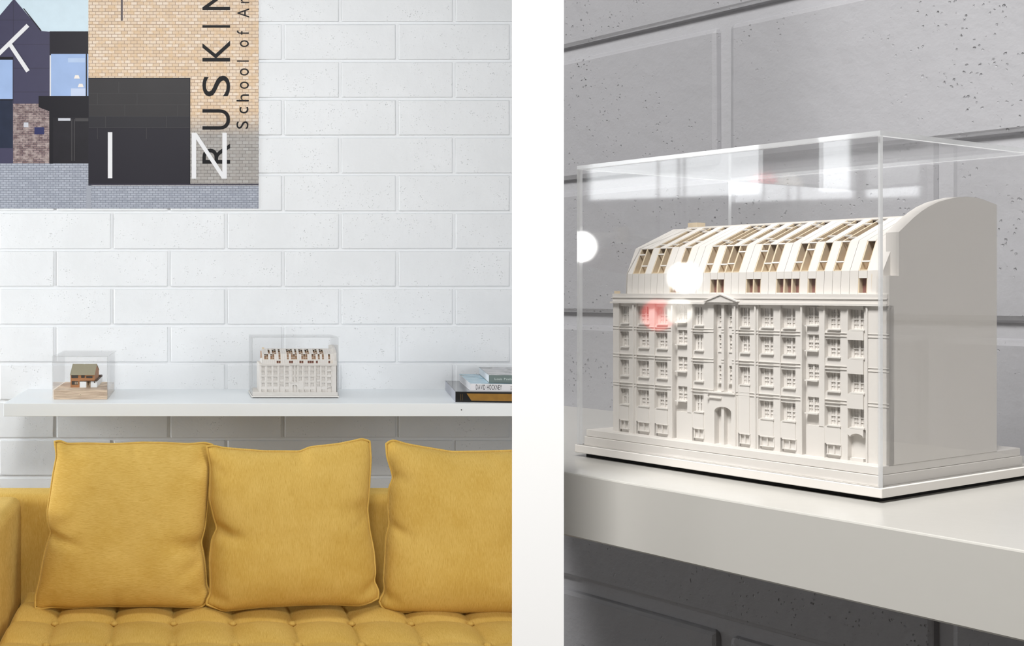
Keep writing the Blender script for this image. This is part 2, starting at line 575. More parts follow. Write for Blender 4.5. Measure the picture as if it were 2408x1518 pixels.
brick_tan = brick_print('print_tan_brick', srgb(214, 188, 158), srgb(232, 216, 198), srgb(168, 142, 120), 15 * mm, 7.6 * mm, 0.8 * mm, srgb(220, 186, 144),
                        split=(pz(320), pz(262), None))
brick_brown = brick_print('print_brown_brick', srgb(112, 92, 92), srgb(160, 142, 140), srgb(84, 72, 78), 13 * mm, 4.4 * mm, 0.8 * mm, srgb(190, 176, 170))
paving = brick_print('print_paving', srgb(160, 165, 176), srgb(174, 179, 190), srgb(108, 112, 124), 13 * mm, 5.4 * mm, 0.6 * mm, srgb(140, 145, 158))

rect('sky_print', -380, -520, 212, 130, ink['sky'], 1)
print_poly('cladding_print', [(-380, 390), (117, 390), (117, 75), (97, 73), (33, -3), (-70, 120), (-380, 120)], ink['clad'], 2)
for y in (47, 104, 160, 216):
    rect('seam_print', -40 if y > 60 else 0, y, 117 if y > 80 else 74, y + 1, ink['line'], 3)
rect('seam_print', 31, 2, 32, 243, ink['line'], 3)
print_poly('roof_edge_print', [(54, 20), (57, 20), (98, 72), (96, 74)], ink['dark'], 3)
rect('storey_print', 117, 74, 209, 130, ink['dark'], 3)
rect('glass_print', 120, 127, 209, 227, ink['glass'], 4)
rect('mullion_print', 202, 127, 205, 227, ink['dark'], 5)
rect('reflection_print', 160, 137, 200, 147, pm_('reflection', 178, 198, 228), 5)
rect('reflection_print', 167, 208, 201, 227, pm_('reflection_low', 196, 208, 232), 5)
for lx, ly in ((181, 182), (190, 202)):
    print_poly('lamp_print', [(lx - 7, ly + 3), (lx + 7, ly + 3), (lx + 4, ly - 5), (lx - 4, ly - 5)], ink['lamp'], 6)
rect('glass_print', -120, 135, 30, 348, ink['glass2'], 4)
rect('glass_print', -120, 141, 30, 233, ink['glass'], 5)
rect('lintel_print', -120, 134, 31, 141, ink['canopy'], 6)
rect('transom_print', -120, 233, 31, 236, ink['canopy'], 6)
rect('brick_print', 31, 244, 117, 385, brick_brown, 4)
rect('box_print', 56, 288, 67, 299, ink['box'], 6)
rect('sign_print', 81, 299, 104, 316, ink['sign'], 6)
rect('doorway_print', 116, 258, 209, 385, ink['door'], 5)
rect('door_frame_print', 116, 258, 125, 385, ink['canopy'], 6)
for x in (168, 174):
    rect('door_handle_print', x, 280, x + 2, 378, ink['seam'], 6)
rect('door_glass_print', 137, 278, 166, 284, ink['box'], 6)
rect('door_glass_print', 177, 278, 208, 285, ink['seam'], 6)
print_poly('canopy_print', [(91, 226), (209, 226), (209, 276), (125, 276), (117, 262), (91, 252)], ink['canopy'], 7)
rect('paving_print', -380, 384, 608, 490, paving, 6)
rect('kerb_print', 203, 433, 215, 490, ink['path'], 7)
rect('brick_print', 208, -520, 608, 436, brick_tan, 7)
rect('pole_print', 284, -60, 289, 49, ink['pole'], 8)
rect('panel_print', 208, 184, 447, 433, ink['panel2'], 9)
rect('panel_print', 209, 186, 446, 273, ink['panel'], 10)
rect('panel_print', 209, 273, 446, 300, pm_('panel_mid', 38, 37, 43, 0.1, 8), 10)
rect('seam_print', 208, 183, 448, 185, ink['canopy'], 11)
rect('seam_print', 446, 184, 447.5, 433, ink['canopy'], 11)
for y in (219, 246, 273, 300):
    rect('seam_print', 209, y, 446, y + 0.8, ink['seam'], 11)
for x, y in ((279, 192), (229, 219), (322, 219), (293, 246), (417, 246), (248, 273), (391, 273), (344, 300), (229, 300)):
    rect('seam_print', x, y, x + 0.8, y + 27, ink['seam'], 11)
rect('shadow_line_print', 208, 432, 608, 435, ink['line'], 11)


def stroke(name, a, b, w, mat, lay):
    a, b = Vector(a), Vector(b)
    n = (b - a).normalized(); n = Vector((-n.y, n.x)) * (w / 2)
    return print_poly(name, [tuple(a + n), tuple(b + n), tuple(b - n), tuple(a - n)], mat, lay)


# lettering, each letter one piece of print
def strokes_letter(name, segs, w, mat, lay, polys=()):
    mb = MB()
    for i, (a, b) in enumerate(segs):
        y = WY - 0.0022 - 0.00012 * lay - 0.00002 * i
        a, b = Vector(a), Vector(b)
        n = (b - a).normalized(); n = Vector((-n.y, n.x)) * (w / 2)
        mb.add([(wx(q.x), y, pz(q.y)) for q in (a + n, b + n, b - n, a - n)], [(0, 1, 2, 3)])
    for i, q in enumerate(polys):
        y = WY - 0.0022 - 0.00012 * lay - 0.00002 * (i + 7)
        mb.add([(wx(a), y, pz(b)) for a, b in q], [tuple(range(len(q)))])
    return mb.build(name, mat, poster)


def turned_letter(ch, x0, y0, x1, y1, mat, lay):
    """letter reading upwards: its top points left; box in photograph pixels on the wall"""
    vs, fs, _ = glyph(ch)
    y = WY - 0.0022 - 0.00012 * lay
    mb = MB().add([(wx(x1 - b * (x1 - x0)), y, pz(y1 - a * (y1 - y0))) for a, b in vs], fs)
    return mb.build('letter', mat, poster)


for ch, y0, y1 in (('R', 338, 385), ('U', 257, 305), ('S', 178, 227), ('K', 96, 145), ('I', 59.5, 65.5), ('N', -26, 24)):
    turned_letter(ch, 476, y0, 541, y1, M['ink'], 12)
for ch, y0, y1, x0, x1 in (('S', 285, 303, 556, 584), ('c', 252, 267, 563, 584), ('h', 222, 239, 556, 585), ('o', 192, 209, 564, 585), ('o', 161, 178, 564, 585),
                           ('l', 142.5, 145.5, 557, 585), ('o', 95, 111, 564, 585), ('f', 72, 82, 557, 585), ('A', 20, 42, 558, 586), ('r', -2, 8, 566, 586), ('t', -20, -9, 560, 586)):
    turned_letter(ch, x0, y0, x1, y1, M['ink'], 12)
strokes_letter('letter', [((66, 60), (-28, 152)), ((24, 105), (66, 168)), ((-28, 60), (-28, 168))], 9.5, M['white_ink'], 13)
strokes_letter('letter', [((259, 311), (259, 419))], 10.5, M['white_ink'], 13)
strokes_letter('letter', [((456, 312), (456, 420)), ((528, 312), (528, 420))], 10.5, M['white_ink'], 13, [[(451, 312), (462, 312), (533, 420), (522, 420)]])


# ------------------------------------------------------------------ sofa
def at(px, py, Y):
    return Vector(((px - PX) * Y / F, Y, CH - (py - PY) * Y / F))


SEAT = CH - 0.955
sofa = tag(empty('sofa', (0.53, 3.3, 0)), 'mustard yellow fabric sofa with button tufted seat against the white wall', 'sofa')


def child_world(ob, parent):
    ob.parent = parent
    ob.matrix_parent_inverse = Matrix.Translation(-parent.location)
    return ob


XL, XR = -0.54, 1.60
YB = 3.69
BT = CH - 0.648
ob = MB().box(XL - 0.17, XR + 0.17, YB, YB + 0.17, 0.14, BT).build('backrest', M['fab_v'], bevel=0.035, seg=5, smooth=True); child_world(ob, sofa)
for x0, x1 in ((XL - 0.17, XL), (XR, XR + 0.17)):
    ob = MB().box(x0, x1, 2.78, YB + 0.02, 0.14, BT - 0.004).build('arm', M['fab_v'], bevel=0.03, seg=5, smooth=True); child_world(ob, sofa)
ob = MB().box(XL, XR, 2.8, YB, 0.14, SEAT - 0.11).build('seat_frame', M['fab_v'], bevel=0.012, seg=2); child_world(ob, sofa)
for x in (XL - 0.1, XR + 0.1):
    for y in (2.86, YB + 0.08):
        ob = MB().lathe([(0.014, 0), (0.024, 0.14)], 12, (x, y, 0)).build('leg', M['dark_wood']); child_world(ob, sofa)

# tufted seat
P, Q = 0.1727, 0.205
X0, Y0 = -0.397, 3.386


def seat_h(x, y):
    a = abs(math.sin(PI * (x - X0) / P)); b = abs(math.sin(PI * (y - Y0) / Q))
    edge = min(1.0, (x - XL) / 0.03, (XR - x) / 0.03, (YB - y) / 0.03, (y - 2.79) / 0.05)
    edge = max(0.0, edge)
    h = 0.031 * (a ** 0.42) * (b ** 0.42) - 0.006 * math.exp(-((a * P / PI) ** 2 + (b * Q / PI) ** 2) / 0.00022)
    return SEAT - 0.020 + h * (0.5 + 0.5 * edge) - 0.03 * (1 - edge) ** 2


nx, ny = 300, 128
vs = []
for j in range(ny + 1):
    y = 2.79 + (YB - 2.79) * j / ny
    for i in range(nx + 1):
        x = XL + 0.002 + (XR - XL - 0.004) * i / nx
        vs.append((x, y, seat_h(x, y)))
fs = [(j * (nx + 1) + i, j * (nx + 1) + i + 1, (j + 1) * (nx + 1) + i + 1, (j + 1) * (nx + 1) + i) for j in range(ny) for i in range(nx)]
k = len(vs)
rim = [i for i in range(nx + 1)] + [j * (nx + 1) + nx for j in range(1, ny + 1)] + [ny * (nx + 1) + i for i in range(nx - 1, -1, -1)] + [j * (nx + 1) for j in range(ny - 1, 0, -1)]
for i in rim: vs.append((vs[i][0], vs[i][1], SEAT - 0.11))
for i in range(len(rim)):
    fs.append((rim[(i + 1) % len(rim)], rim[i], k + i, k + (i + 1) % len(rim)))
seat = MB().add(vs, fs).build('seat', M['fab_s'], smooth=True); child_world(seat, sofa)
bme = MB().lathe([(0.0005, -0.006), (0.0095, -0.005), (0.0115, 0.0), (0.0095, 0.004), (0.0045, 0.0062), (0.0004, 0.0066)], 16).mesh('button', M['fab_s'], smooth=True)
for j in range(0, 3):
    for i in range(0, 12):
        x, y = X0 + P * i, Y0 - Q * j
        if x > XR - 0.05: continue
        ob = link('button', bme, None, (x, y, seat_h(x, y) + 0.0125)); ob.rotation_euler = (0.15, 0, 0); child_world(ob, seat)


# ------------------------------------------------------------------ cushions
def spline(pts, n):
    p = np.array(pts, float)
    d = np.r_[0, np.cumsum(np.hypot(*np.diff(p, axis=0).T))]
    d /= d[-1]
    t = np.linspace(0, 1, 400)
    q = np.c_[np.interp(t, d, p[:, 0]), np.interp(t, d, p[:, 1])]
    w = 9
    for _ in range(2):
        pad = np.r_[np.repeat(q[:1], w, 0) * 2 - q[w:0:-1], q, np.repeat(q[-1:], w, 0) * 2 - q[-2:-w - 2:-1]]
        ker = np.hanning(2 * w + 3)[1:-1]; ker /= ker.sum()
        q = np.c_[np.convolve(pad[:, 0], ker, 'valid'), np.convolve(pad[:, 1], ker, 'valid')]
    tt = np.linspace(0, len(q) - 1, n)
    return np.c_[np.interp(tt, range(len(q)), q[:, 0]), np.interp(tt, range(len(q)), q[:, 1])]


def cushion(label, base, sc, top, right, bottom, left, mat, T, creases, yb=3.47, yt=3.585):
    n = 72
    cv = lambda L: spline([(base[0] + a / sc, base[1] + b / sc) for a, b in L], n)
    top, right, bottom, left = cv(top), cv(right), cv(bottom), cv(left)
    c00, c10, c01, c11 = (top[0] + left[0]) / 2, (top[-1] + right[0]) / 2, (bottom[0] + left[-1]) / 2, (bottom[-1] + right[-1]) / 2
    for L, a, b in ((top, c00, c10), (bottom, c01, c11), (left, c00, c01), (right, c10, c11)):
        da, db = a - L[0], b - L[-1]
        k = np.linspace(0, 1, n)[:, None]
        L += da * (1 - k) ** 3 + db * k ** 3
    ymin, ymax = top[:, 1].min(), bottom[:, 1].max()
    grid = np.zeros((n, n, 2))
    for j in range(n):
        v = j / (n - 1)
        for i in range(n):
            u = i / (n - 1)
            grid[j, i] = ((1 - v) * top[i] + v * bottom[i] + (1 - u) * left[j] + u * right[j]
                          - ((1 - u) * (1 - v) * c00 + u * (1 - v) * c10 + (1 - u) * v * c01 + u * v * c11))
    prof = lambda t: max(0.0, 1 - abs(2 * t - 1) ** 3.2) ** 0.55
    sx, sy = random.uniform(0, 9), random.uniform(0, 9)
    front, back = [], []
    Yc = np.zeros((n, n))
    for j in range(n):
        v = j / (n - 1)
        for i in range(n):
            u = i / (n - 1)
            px, py = grid[j, i]
            yc = yb + (ymax - py) / (ymax - ymin) * (yt - yb)
            w = prof(u) * prof(v)
            sag = 1.0 + 0.25 * math.sin(PI * min(1, v * 0.95))  * (v - 0.4)
            t = T * w * sag
            t += w * 0.009 * noise.noise((u * 3 + sx, v * 3 + sy, 0.3)) + w * 0.0025 * noise.noise((u * 9 + sx, v * 9 + sy, 2.3))
            for (u0, v0, u1, v1, dep, wid) in creases:
                ax, ay = u1 - u0, v1 - v0
                L2 = ax * ax + ay * ay
                s = max(0, min(1, ((u - u0) * ax + (v - v0) * ay) / L2))
                dd = math.hypot(u - u0 - s * ax, v - v0 - s * ay)
                t -= 1.5 * dep * (1 - s) * math.exp(-(dd / wid) ** 2) * min(1, w * 2)
            front.append(tuple(Vector(((px - PX) * yc / F, yc - max(t, 0.0), CH - (py - PY) * yc / F))))
            back.append(tuple(Vector(((px - PX) * yc / F, yc + max(t, 0.0) * 0.62, CH - (py - PY) * yc / F))))
    fs = []
    idx = {}
    verts = list(front)
    for j in range(n):
        for i in range(n):
            if 0 < i < n - 1 and 0 < j < n - 1:
                idx[j, i] = len(verts); verts.append(back[j * n + i])
            else: idx[j, i] = j * n + i
    for j in range(n - 1):
        for i in range(n - 1):
            fs.append((j * n + i, (j + 1) * n + i, (j + 1) * n + i + 1, j * n + i + 1))
            q = [idx[j, i], idx[j, i + 1], idx[j + 1, i + 1], idx[j + 1, i]]
            if len(set(q)) == 4: fs.append(tuple(q))
    vsn = np.array(verts)
    cx, cy, z0 = float(vsn[:, 0].mean()), float(vsn[:, 1].mean()), float(vsn[:, 2].min())
    root = tag(empty('cushion', (cx, cy, z0)), label, 'cushion', 'yellow back cushions on the sofa')
    ob = MB().add(verts, fs).build('cover', mat, smooth=True); child_world(ob, root)
    loop = [front[i] for i in range(n)] + [front[j * n + n - 1] for j in range(1, n)] + [front[(n - 1) * n + i] for i in range(n - 2, -1, -1)] + [front[j * n] for j in range(n - 2, 0, -1)]
    loop = [(x, y - 0.002, z) for x, y, z in loop]
    ob = MB().tube(loop[::1], 0.0036, 6, closed=True).build('piping', mat, smooth=True); child_world(ob, root)
    return root


cushion('square yellow cushion at the left end, upright beside the sofa arm', (0, 1010), 2.989,
        [(385, 82), (430, 76), (465, 98), (600, 95), (800, 100), (1000, 90), (1150, 92), (1330, 100), (1440, 90), (1495, 105)],
        [(1495, 105), (1480, 190), (1478, 300), (1462, 480), (1455, 560), (1440, 680), (1412, 790), (1430, 870), (1445, 980), (1450, 1090), (1474, 1130), (1472, 1190)],
        [(248, 1250), (300, 1256), (350, 1242), (550, 1250), (750, 1234), (900, 1238), (1100, 1234), (1300, 1242), (1420, 1242), (1472, 1190)],
        [(385, 82), (400, 180), (375, 310), (350, 480), (335, 570), (338, 660), (360, 715), (325, 820), (300, 930), (280, 1050), (250, 1170), (248, 1250)],
        M['fab_h'], 0.092,
        [(0.0, 0.55, 0.25, 0.60, 0.020, 0.028), (0.0, 0.50, 0.22, 0.44, 0.010, 0.05), (1.0, 0.62, 0.72, 0.56, 0.022, 0.05), (1.0, 0.68, 0.8, 0.8, 0.010, 0.04), (1.0, 0.02, 0.82, 0.22, 0.014, 0.05),
         (0.07, 0.0, 0.2, 0.08, 0.008, 0.03), (0.5, 0.0, 0.52, 0.1, 0.006, 0.02), (0.45, 1.0, 0.47, 0.85, 0.007, 0.03), (1.0, 1.0, 0.86, 0.84, 0.012, 0.04), (0.0, 0.97, 0.15, 0.9, 0.006, 0.03)])
cushion('square yellow cushion in the middle with pinched sides and raised right corner', (460, 1010), 2.988,
        [(78, 118), (130, 112), (200, 128), (480, 150), (735, 152), (800, 122), (1000, 100), (1100, 80), (1170, 62), (1222, 80)],
        [(1222, 80), (1230, 200), (1215, 450), (1205, 560), (1220, 700), (1250, 850), (1262, 1000), (1250, 1060), (1285, 1130), (1280, 1180)],
        [(78, 1225), (200, 1270), (480, 1240), (750, 1226), (950, 1222), (1150, 1232), (1230, 1208), (1280, 1180)],
        [(78, 118), (100, 230), (105, 270), (98, 480), (130, 620), (152, 690), (115, 770), (100, 900), (105, 1050), (105, 1150), (76, 1200), (78, 1225)],
        M['fab_v'], 0.100,
        [(0.0, 0.5, 0.2, 0.53, 0.022, 0.04), (1.0, 0.42, 0.78, 0.36, 0.016, 0.05), (1.0, 0.47, 0.82, 0.5, 0.012, 0.04), (0.57, 0.0, 0.5, 0.12, 0.008, 0.04), (1.0, 0.88, 0.86, 0.94, 0.014, 0.03),
         (0.0, 0.95, 0.12, 0.9, 0.012, 0.035), (0.02, 0.12, 0.14, 0.2, 0.008, 0.04)], yb=3.452, yt=3.555)
cushion('square yellow cushion at the right, cut by the white stand-in post, nearest the book pile', (460, 1010), 2.988,
        [(1338, 98), (1380, 70), (1480, 100), (1600, 122), (1800, 155), (2000, 152), (2223, 146), (2400, 130), (2520, 88), (2580, 100)],
        [(2580, 100), (2560, 300), (2550, 500), (2545, 700), (2560, 900), (2580, 1100), (2600, 1230)],
        [(1288, 1205), (1315, 1255), (1400, 1276), (1600, 1276), (1900, 1280), (2223, 1280), (2450, 1270), (2600, 1230)],
        [(1338, 98), (1345, 190), (1380, 300), (1388, 340), (1360, 400), (1350, 540), (1360, 660), (1335, 760), (1330, 900), (1320, 1050), (1328, 1130), (1288, 1195), (1288, 1205)],
        M['fab_v'], 0.102,
        [(0.0, 0.5, 0.14, 0.53, 0.014, 0.03), (0.0, 0.22, 0.1, 0.2, 0.010, 0.04), (0.95, 0.45, 0.62, 0.5, 0.010, 0.03), (0.55, 0.0, 0.6, 0.1, 0.007, 0.03), (0.0, 0.93, 0.1, 0.9, 0.010, 0.03)])


# ------------------------------------------------------------------ acrylic display case
def acrylic_case(label, loc, rz, W, D, z0, z1, t, edge, face):
    root = tag(empty('display_case', loc, rz), label, 'display case', 'clear acrylic cases')
    def slab(name, x0, x1, y0, y1, a, b, thin):
        mb = MB()
        vs = [(x, y, z) for x in (x0, x1) for y in (y0, y1) for z in (a, b)]
        fs = [(0, 1, 3, 2), (4, 6, 7, 5), (0, 4, 5, 1), (2, 3, 7, 6), (0, 2, 6, 4), (1, 5, 7, 3)]
        for i, q in enumerate(fs):
            mb.add(vs, [q], 0 if i // 2 == thin else 1)
        me = mb.mesh(name, [face, edge])
        bm = bmesh.new(); bm.from_mesh(me); bmesh.ops.remove_doubles(bm, verts=bm.verts, dist=1e-6); bmesh.ops.recalc_face_normals(bm, faces=bm.faces); bm.to_mesh(me); bm.free()
        return link(name, me, root)
    h = W / 2
    g = 0.00005
    slab('front_panel', -h, h, 0, t, z0, z1 - t - g, 1)
    slab('back_panel', -h, h, D - t, D, z0, z1 - t - g, 1)
    slab('side_panel', -h, -h + t, t + g, D - t - g, z0, z1 - t - g, 0)
    slab('side_panel', h - t, h, t + g, D - t - g, z0, z1 - t - g, 0)
    slab('top_panel', -h, h, 0, D, z1 - t, z1, 2)
    return root


# ------------------------------------------------------------------ architectural model of the long building
BAYS = [  # left, right edge as a share of the facade, window lights, kind
    (.026, .085, 2, 'w'), (.102, .178, 2, 'w'), (.180, .255, 2, 'w'), (.257, .330, 2, 's'), (.334, .395, 3, 'w'), (.417, .446, 1, 'n'), (.456, .486, 1, 'n'),
    (.508, .566, 2, 'w'), (.580, .655, 2, 'w'), (.657, .729, 2, 'w'), (.731, .800, 2, 's'), (.803, .873, 2, 'w'), (.876, .931, 2, 'd')]
ROWS = [(.0990, .1115), (.0815, .0925), (.0600, .0715), (.0385, .0500)]
TOPO = {3, 5, 6, 8, 12, 13, 14, 16, 18, 19, 21, 22, 25, 26, 28, 29}
MIDO = {1, 2, 4, 5, 8, 12, 14, 15, 16, 19, 20, 21, 24, 25, 27, 29, 32}
LOWO = {7, 8, 13, 14, 18, 19, 22, 23, 24, 26, 32}


def long_building(label, loc, rz, W, D, VB):
    """W, D: the base board; facade 89 % of it, set towards the right end"""
    root = tag(empty('architectural_model', loc, rz), label, 'model', 'models of the long building')
    h = W / 2
    part_ = lambda name, mb, mat='card', **kw: mb.build(name, M[mat] if isinstance(mat, str) else mat, root, **kw)
    part_('foot', MB().box(-h + 0.006, h - 0.0035, 0.004, D - 0.004, -0.0032, 0.0002), 'black')
    part_('base_board', MB().box(-h - 0.001, h + 0.001, -0.001, D + 0.001, 0, 0.0058), 'card', bevel=0.0004)
    part_('base_step', MB().box(-h + 0.0035, h - 0.0035, 0.0045, D - 0.0125, 0.0058, 0.0122), 'card', bevel=0.0003)
    part_('pavement', MB().box(-h + 0.0045, h - 0.0042, 0.0055, D - 0.0135, 0.0124, 0.0175), 'card', bevel=0.0003)
    xl, xr = -h + 0.0915 * W, h - 0.0175 * W
    FW = xr - xl
    X = lambda s: xl + FW * s
    V0 = 0.016
    ZB, ZC = 0.0175, 0.1140
    rec = 0.0042
    # body behind the facade plane
    part_('body', MB().box(xl, xr - 0.001, V0 + rec, VB, ZB, ZC), 'card')
    # piers and spandrels standing proud of the recessed bays
    edges = [0.0] + [e for b in BAYS for e in b[:2]] + [1.0]
    for i in range(0, len(edges), 2):
        a, b = X(edges[i]), X(edges[i + 1])
        if b - a > 0.0002:
            part_('pier', MB().box(a, b, V0, V0 + rec + 0.001, ZB, ZC))
    sp = 0.0011
    for a, b, nl, kind in BAYS:
        xa, xb = X(a), X(b)
        wl = xa + (xb - xa) * (0.14 if kind != 'n' else 0.3)
        wr = xa + (xb - xa) * (0.68 if kind not in 'nd' else (0.94 if kind == 'n' else 0.86))
        yw = V0 + rec - 0.0001
        rows = ROWS if kind != 's' else [(.1010, .1125), (.0850, .0950), (.0660, .0760), (.0450, .0550)]
        zb_prev = ZC
        if kind in 'wd':
            # solid wall right of the windows fills the bay back up to the pier face
            part_('pier', MB().box(wr, xb, V0 + 0.0008, V0 + rec + 0.001, ZB if kind == 'w' else 0.0375, ZC))
        for ri, (z0, z1) in enumerate(rows):
            if kind == 'n' and ri == 3: continue
            if (a == .508) and ri == 3: continue
            # sash window: outer frame, mullions and glazing bars
            fr = MB()
            b_ = 0.00045
            fr.box(wl, wl + b_, yw - 0.0006, yw + 0.0008, z0, z1).box(wr - b_, wr, yw - 0.0006, yw + 0.0008, z0, z1)
            fr.box(wl, wr, yw - 0.0006, yw + 0.0008, z1 - b_, z1).box(wl, wr, yw - 0.0006, yw + 0.0008, z0, z0 + b_)
            for m in range(1, nl):
                xm = wl + (wr - wl) * m / nl
                fr.box(xm - 0.0006, xm + 0.0006, yw - 0.0009, yw + 0.0008, z0, z1)
            for m in range(nl):
                q0 = wl + (wr - wl) * m / nl; q1 = wl + (wr - wl) * (m + 1) / nl
                fr.box(q0, q1, yw - 0.0007, yw + 0.0008, (z0 + z1) / 2 - 0.0003, (z0 + z1) / 2 + 0.0003)
                fr.box((q0 + q1) / 2 - 0.00015, (q0 + q1) / 2 + 0.00015, yw - 0.0004, yw + 0.0008, z0, z1)
                for kz in (0.25, 0.75):
                    zz = z0 + (z1 - z0) * kz
                    fr.box(q0, q1, yw - 0.0004, yw + 0.0008, zz - 0.00015, zz + 0.00015)
            part_('window', fr)
            # lintel, spandrel and sill between the windows
            if kind in 'wd' and zb_prev - z1 > 0.0005:
                part_('spandrel', MB().box(xa, wr + 0.0001, V0 + (0.0012 if kind == 'w' else -0.0004), V0 + rec + 0.001, z1, zb_prev - 0.0010 if ri else zb_prev))
            if kind == 'n' and ri:
                part_('spandrel', MB().box(wl, xb, V0 + 0.0026, V0 + rec + 0.001, z1, zb_prev - 0.001))
            if kind == 's' and ri:
                part_('spandrel', MB().box(wl, xb, V0 + 0.0022, V0 + rec + 0.001, z1, zb_prev - 0.001))
            part_('sill', MB().box(wl - 0.0004, wr + 0.0006, V0 - (0.0002 if kind != 'n' else -0.002), V0 + rec, z0 - 0.0009, z0))
            zb_prev = z0
        # solid storey and low basement windows under the lowest row
        zlow = zb_prev - 0.001
        if kind in 'w':
            part_('plinth_wall', MB().box(xa, wr + 0.0001, V0 + 0.0003, V0 + rec + 0.001, 0.0268, zlow))
            bw = MB()
            x0_, x1_ = xa + (xb - xa) * .1, xa + (xb - xa) * .74
            bw.box(x0_, x1_, V0 - 0.0004, V0 + 0.002, 0.0262, 0.0268).box(x0_, x1_, V0 - 0.0002, V0 + 0.002, 0.0198, 0.0203)
            for q in (x0_, (x0_ + x1_) / 2 - 0.0003, x1_ - 0.0006): bw.box(q, q + 0.0006, V0 + 0.0002, V0 + 0.002, 0.0203, 0.0262)
            bw.box(x0_, x1_, V0 + 0.0016, V0 + rec + 0.001, ZB, 0.0268)
            part_('basement_window', bw)
        if kind == 's':
            part_('plinth_wall', MB().box(wl, xb, V0 + 0.0012, V0 + rec + 0.001, ZB, 0.037))
            part_('pier', MB().box(wr + 0.001, xb, V0 + 0.0008, V0 + rec + 0.001, 0.037, ZC))
        if kind == 'd':
            dm = MB()
            arch = [(xa, 0.0375), (xa, 0.0340)] + [(wl + (wr - wl) * (0.5 - 0.5 * math.cos(PI * t / 8)), 0.0325 + 0.0022 * math.sin(PI * t / 8)) for t in range(9)] + [(wr, 0.0340), (wr, 0.0375)]
            dm.prism(arch, V0 - 0.0002, V0 + rec, 'y')
            part_('arch', dm)
            part_('doorstep', MB().box(wl, wr, V0, V0 + rec + 0.001, ZB, 0.0195))
    # string courses across the piers
    for z in (.0965, .0945, .0758, .0738, .0545, .0525):
        sc_ = MB()
        for i in range(0, len(edges), 2):
            if edges[i + 1] - edges[i] > 0.004: sc_.box(X(edges[i]), X(edges[i + 1]), V0 - 0.0004, V0 + 0.0002, z - 0.0002, z + 0.0002)
        for a, b, nl, kind in BAYS:
            if kind == 'w': sc_.box(X(a), X(b), V0 + 0.0002, V0 + 0.0012, z - 0.0002, z + 0.0002)
        part_('string_course', sc_)
    # entrance with arched door between the narrow slots
    da, db, zt = X(.424), X(.487), 0.0455
    ez = [(X(.405), ZB), (da, ZB), (da, 0.0400)] + [(da + (db - da) * (0.5 - 0.5 * math.cos(PI * t / 10)), 0.0400 + 0.0035 * math.sin(PI * t / 10)) for t in range(1, 10)] + [(db, 0.0400), (db, ZB), (X(.503), ZB), (X(.503), 0.0525), (X(.405), 0.0525)]
    part_('entrance_surround', MB().prism(ez, V0 - 0.0012, V0 + rec, 'y'))
    part_('entrance_hood', MB().box(X(.398), X(.503), V0 - 0.0024, V0 + rec, 0.0525, 0.0535))
    part_('entrance_hood', MB().box(X(.398), X(.452), V0 - 0.0024, V0 - 0.0012, 0.0490, 0.0498))
    part_('entrance_door', MB().box(da - 0.0005, db + 0.0005, V0 + rec - 0.0002, V0 + rec + 0.001, ZB, 0.0438))
    # downpipes
    for s in (.0925, .2555, .499, .5725, .7305, .936):
        part_('downpipe', MB().tube([(X(s), V0 - 0.0009, ZB), (X(s), V0 - 0.0009, 0.1125)], 0.0006, 6))
    # cornice, parapet and pediment
    part_('cornice', MB().box(xl - 0.0012, xr - 0.0006, V0 - 0.0022, VB, 0.1136, 0.1150))
    part_('parapet', MB().box(xl + 0.0002, xr - 0.0006, V0 - 0.0010, VB, 0.1150, 0.1208))
    part_('parapet_cap', MB().box(xl - 0.0004, xr - 0.0006, V0 - 0.0016, V0 + 0.004, 0.1176, 0.1182))
    pd = MB().prism([(X(.398), 0.1150), (X(.512), 0.1150), (X(.512), 0.1156), (X(.455), 0.1200), (X(.398), 0.1156)], V0 - 0.0032, V0, 'y')
    part_('pediment', pd)
    pr = MB().prism([(X(.392), 0.1152), (X(.455), 0.1200), (X(.518), 0.1152), (X(.518), 0.1160), (X(.455), 0.1208), (X(.392), 0.1160)], V0 - 0.0040, V0, 'y')
    part_('pediment_moulding', pr)
    # ---- roof: three bands of panels over a timber core
    NCOL = 34
    rl, rr = X(.035), X(.945)
    cw = (rr - rl) / NCOL
    y1, z1 = V0 + 0.0055, 0.1208
    y2, z2 = y1 + 0.0008, 0.1355
    y3, z3 = V0 + 0.0165, 0.1548
    y4, z4 = V0 + 0.060, 0.1705
    core = MB()
    ins = 0.007
    core.prism([(y1 + ins, z1), (y2 + ins, z2 - 0.002), (y3 + ins, z3 - 0.004), (y4 + 0.004, z4 - 0.009), (VB - 0.004, z4 - 0.012), (VB - 0.004, z1)], rl + 0.003, rr - 0.001, 'x')
    part_('timber_core', core, 'brown')
    low = MB().box(rl + 0.003, rr - 0.001, y1 + 0.0045, y1 + ins + 0.001, z1, z2 - 0.003)
    part_('floor_edge', low, 'mauve')
    part_('floor_edge', MB().box(rl + 0.003, rr - 0.001, y2 + 0.0012, y2 + ins + 0.002, z2 - 0.0006, z2 + 0.0006), 'tan')
    th = 0.0009

    def strip(i, a, b, za, zb, name='roof_panel', off=0.0, mat='card', inset=0.00012, thick=th):
        """slanted board in column i from (a,za) to (b,zb) of the (y,z) section"""
        xa, xb = rl + cw * i + inset, rl + cw * (i + 1) - inset
        ny_, nz_ = -(zb - za), (b - a)
        L = math.hypot(ny_, nz_); ny_, nz_ = ny_ / L, nz_ / L
        q = [(a + ny_ * off, za + nz_ * off), (b + ny_ * off, zb + nz_ * off), (b + ny_ * (off - thick), zb + nz_ * (off - thick)), (a + ny_ * (off - thick), za + nz_ * (off - thick))]
        part_(name, MB().prism(q, xa, xb, 'x'), mat)

    lerp = lambda p, q, t: p + (q - p) * t
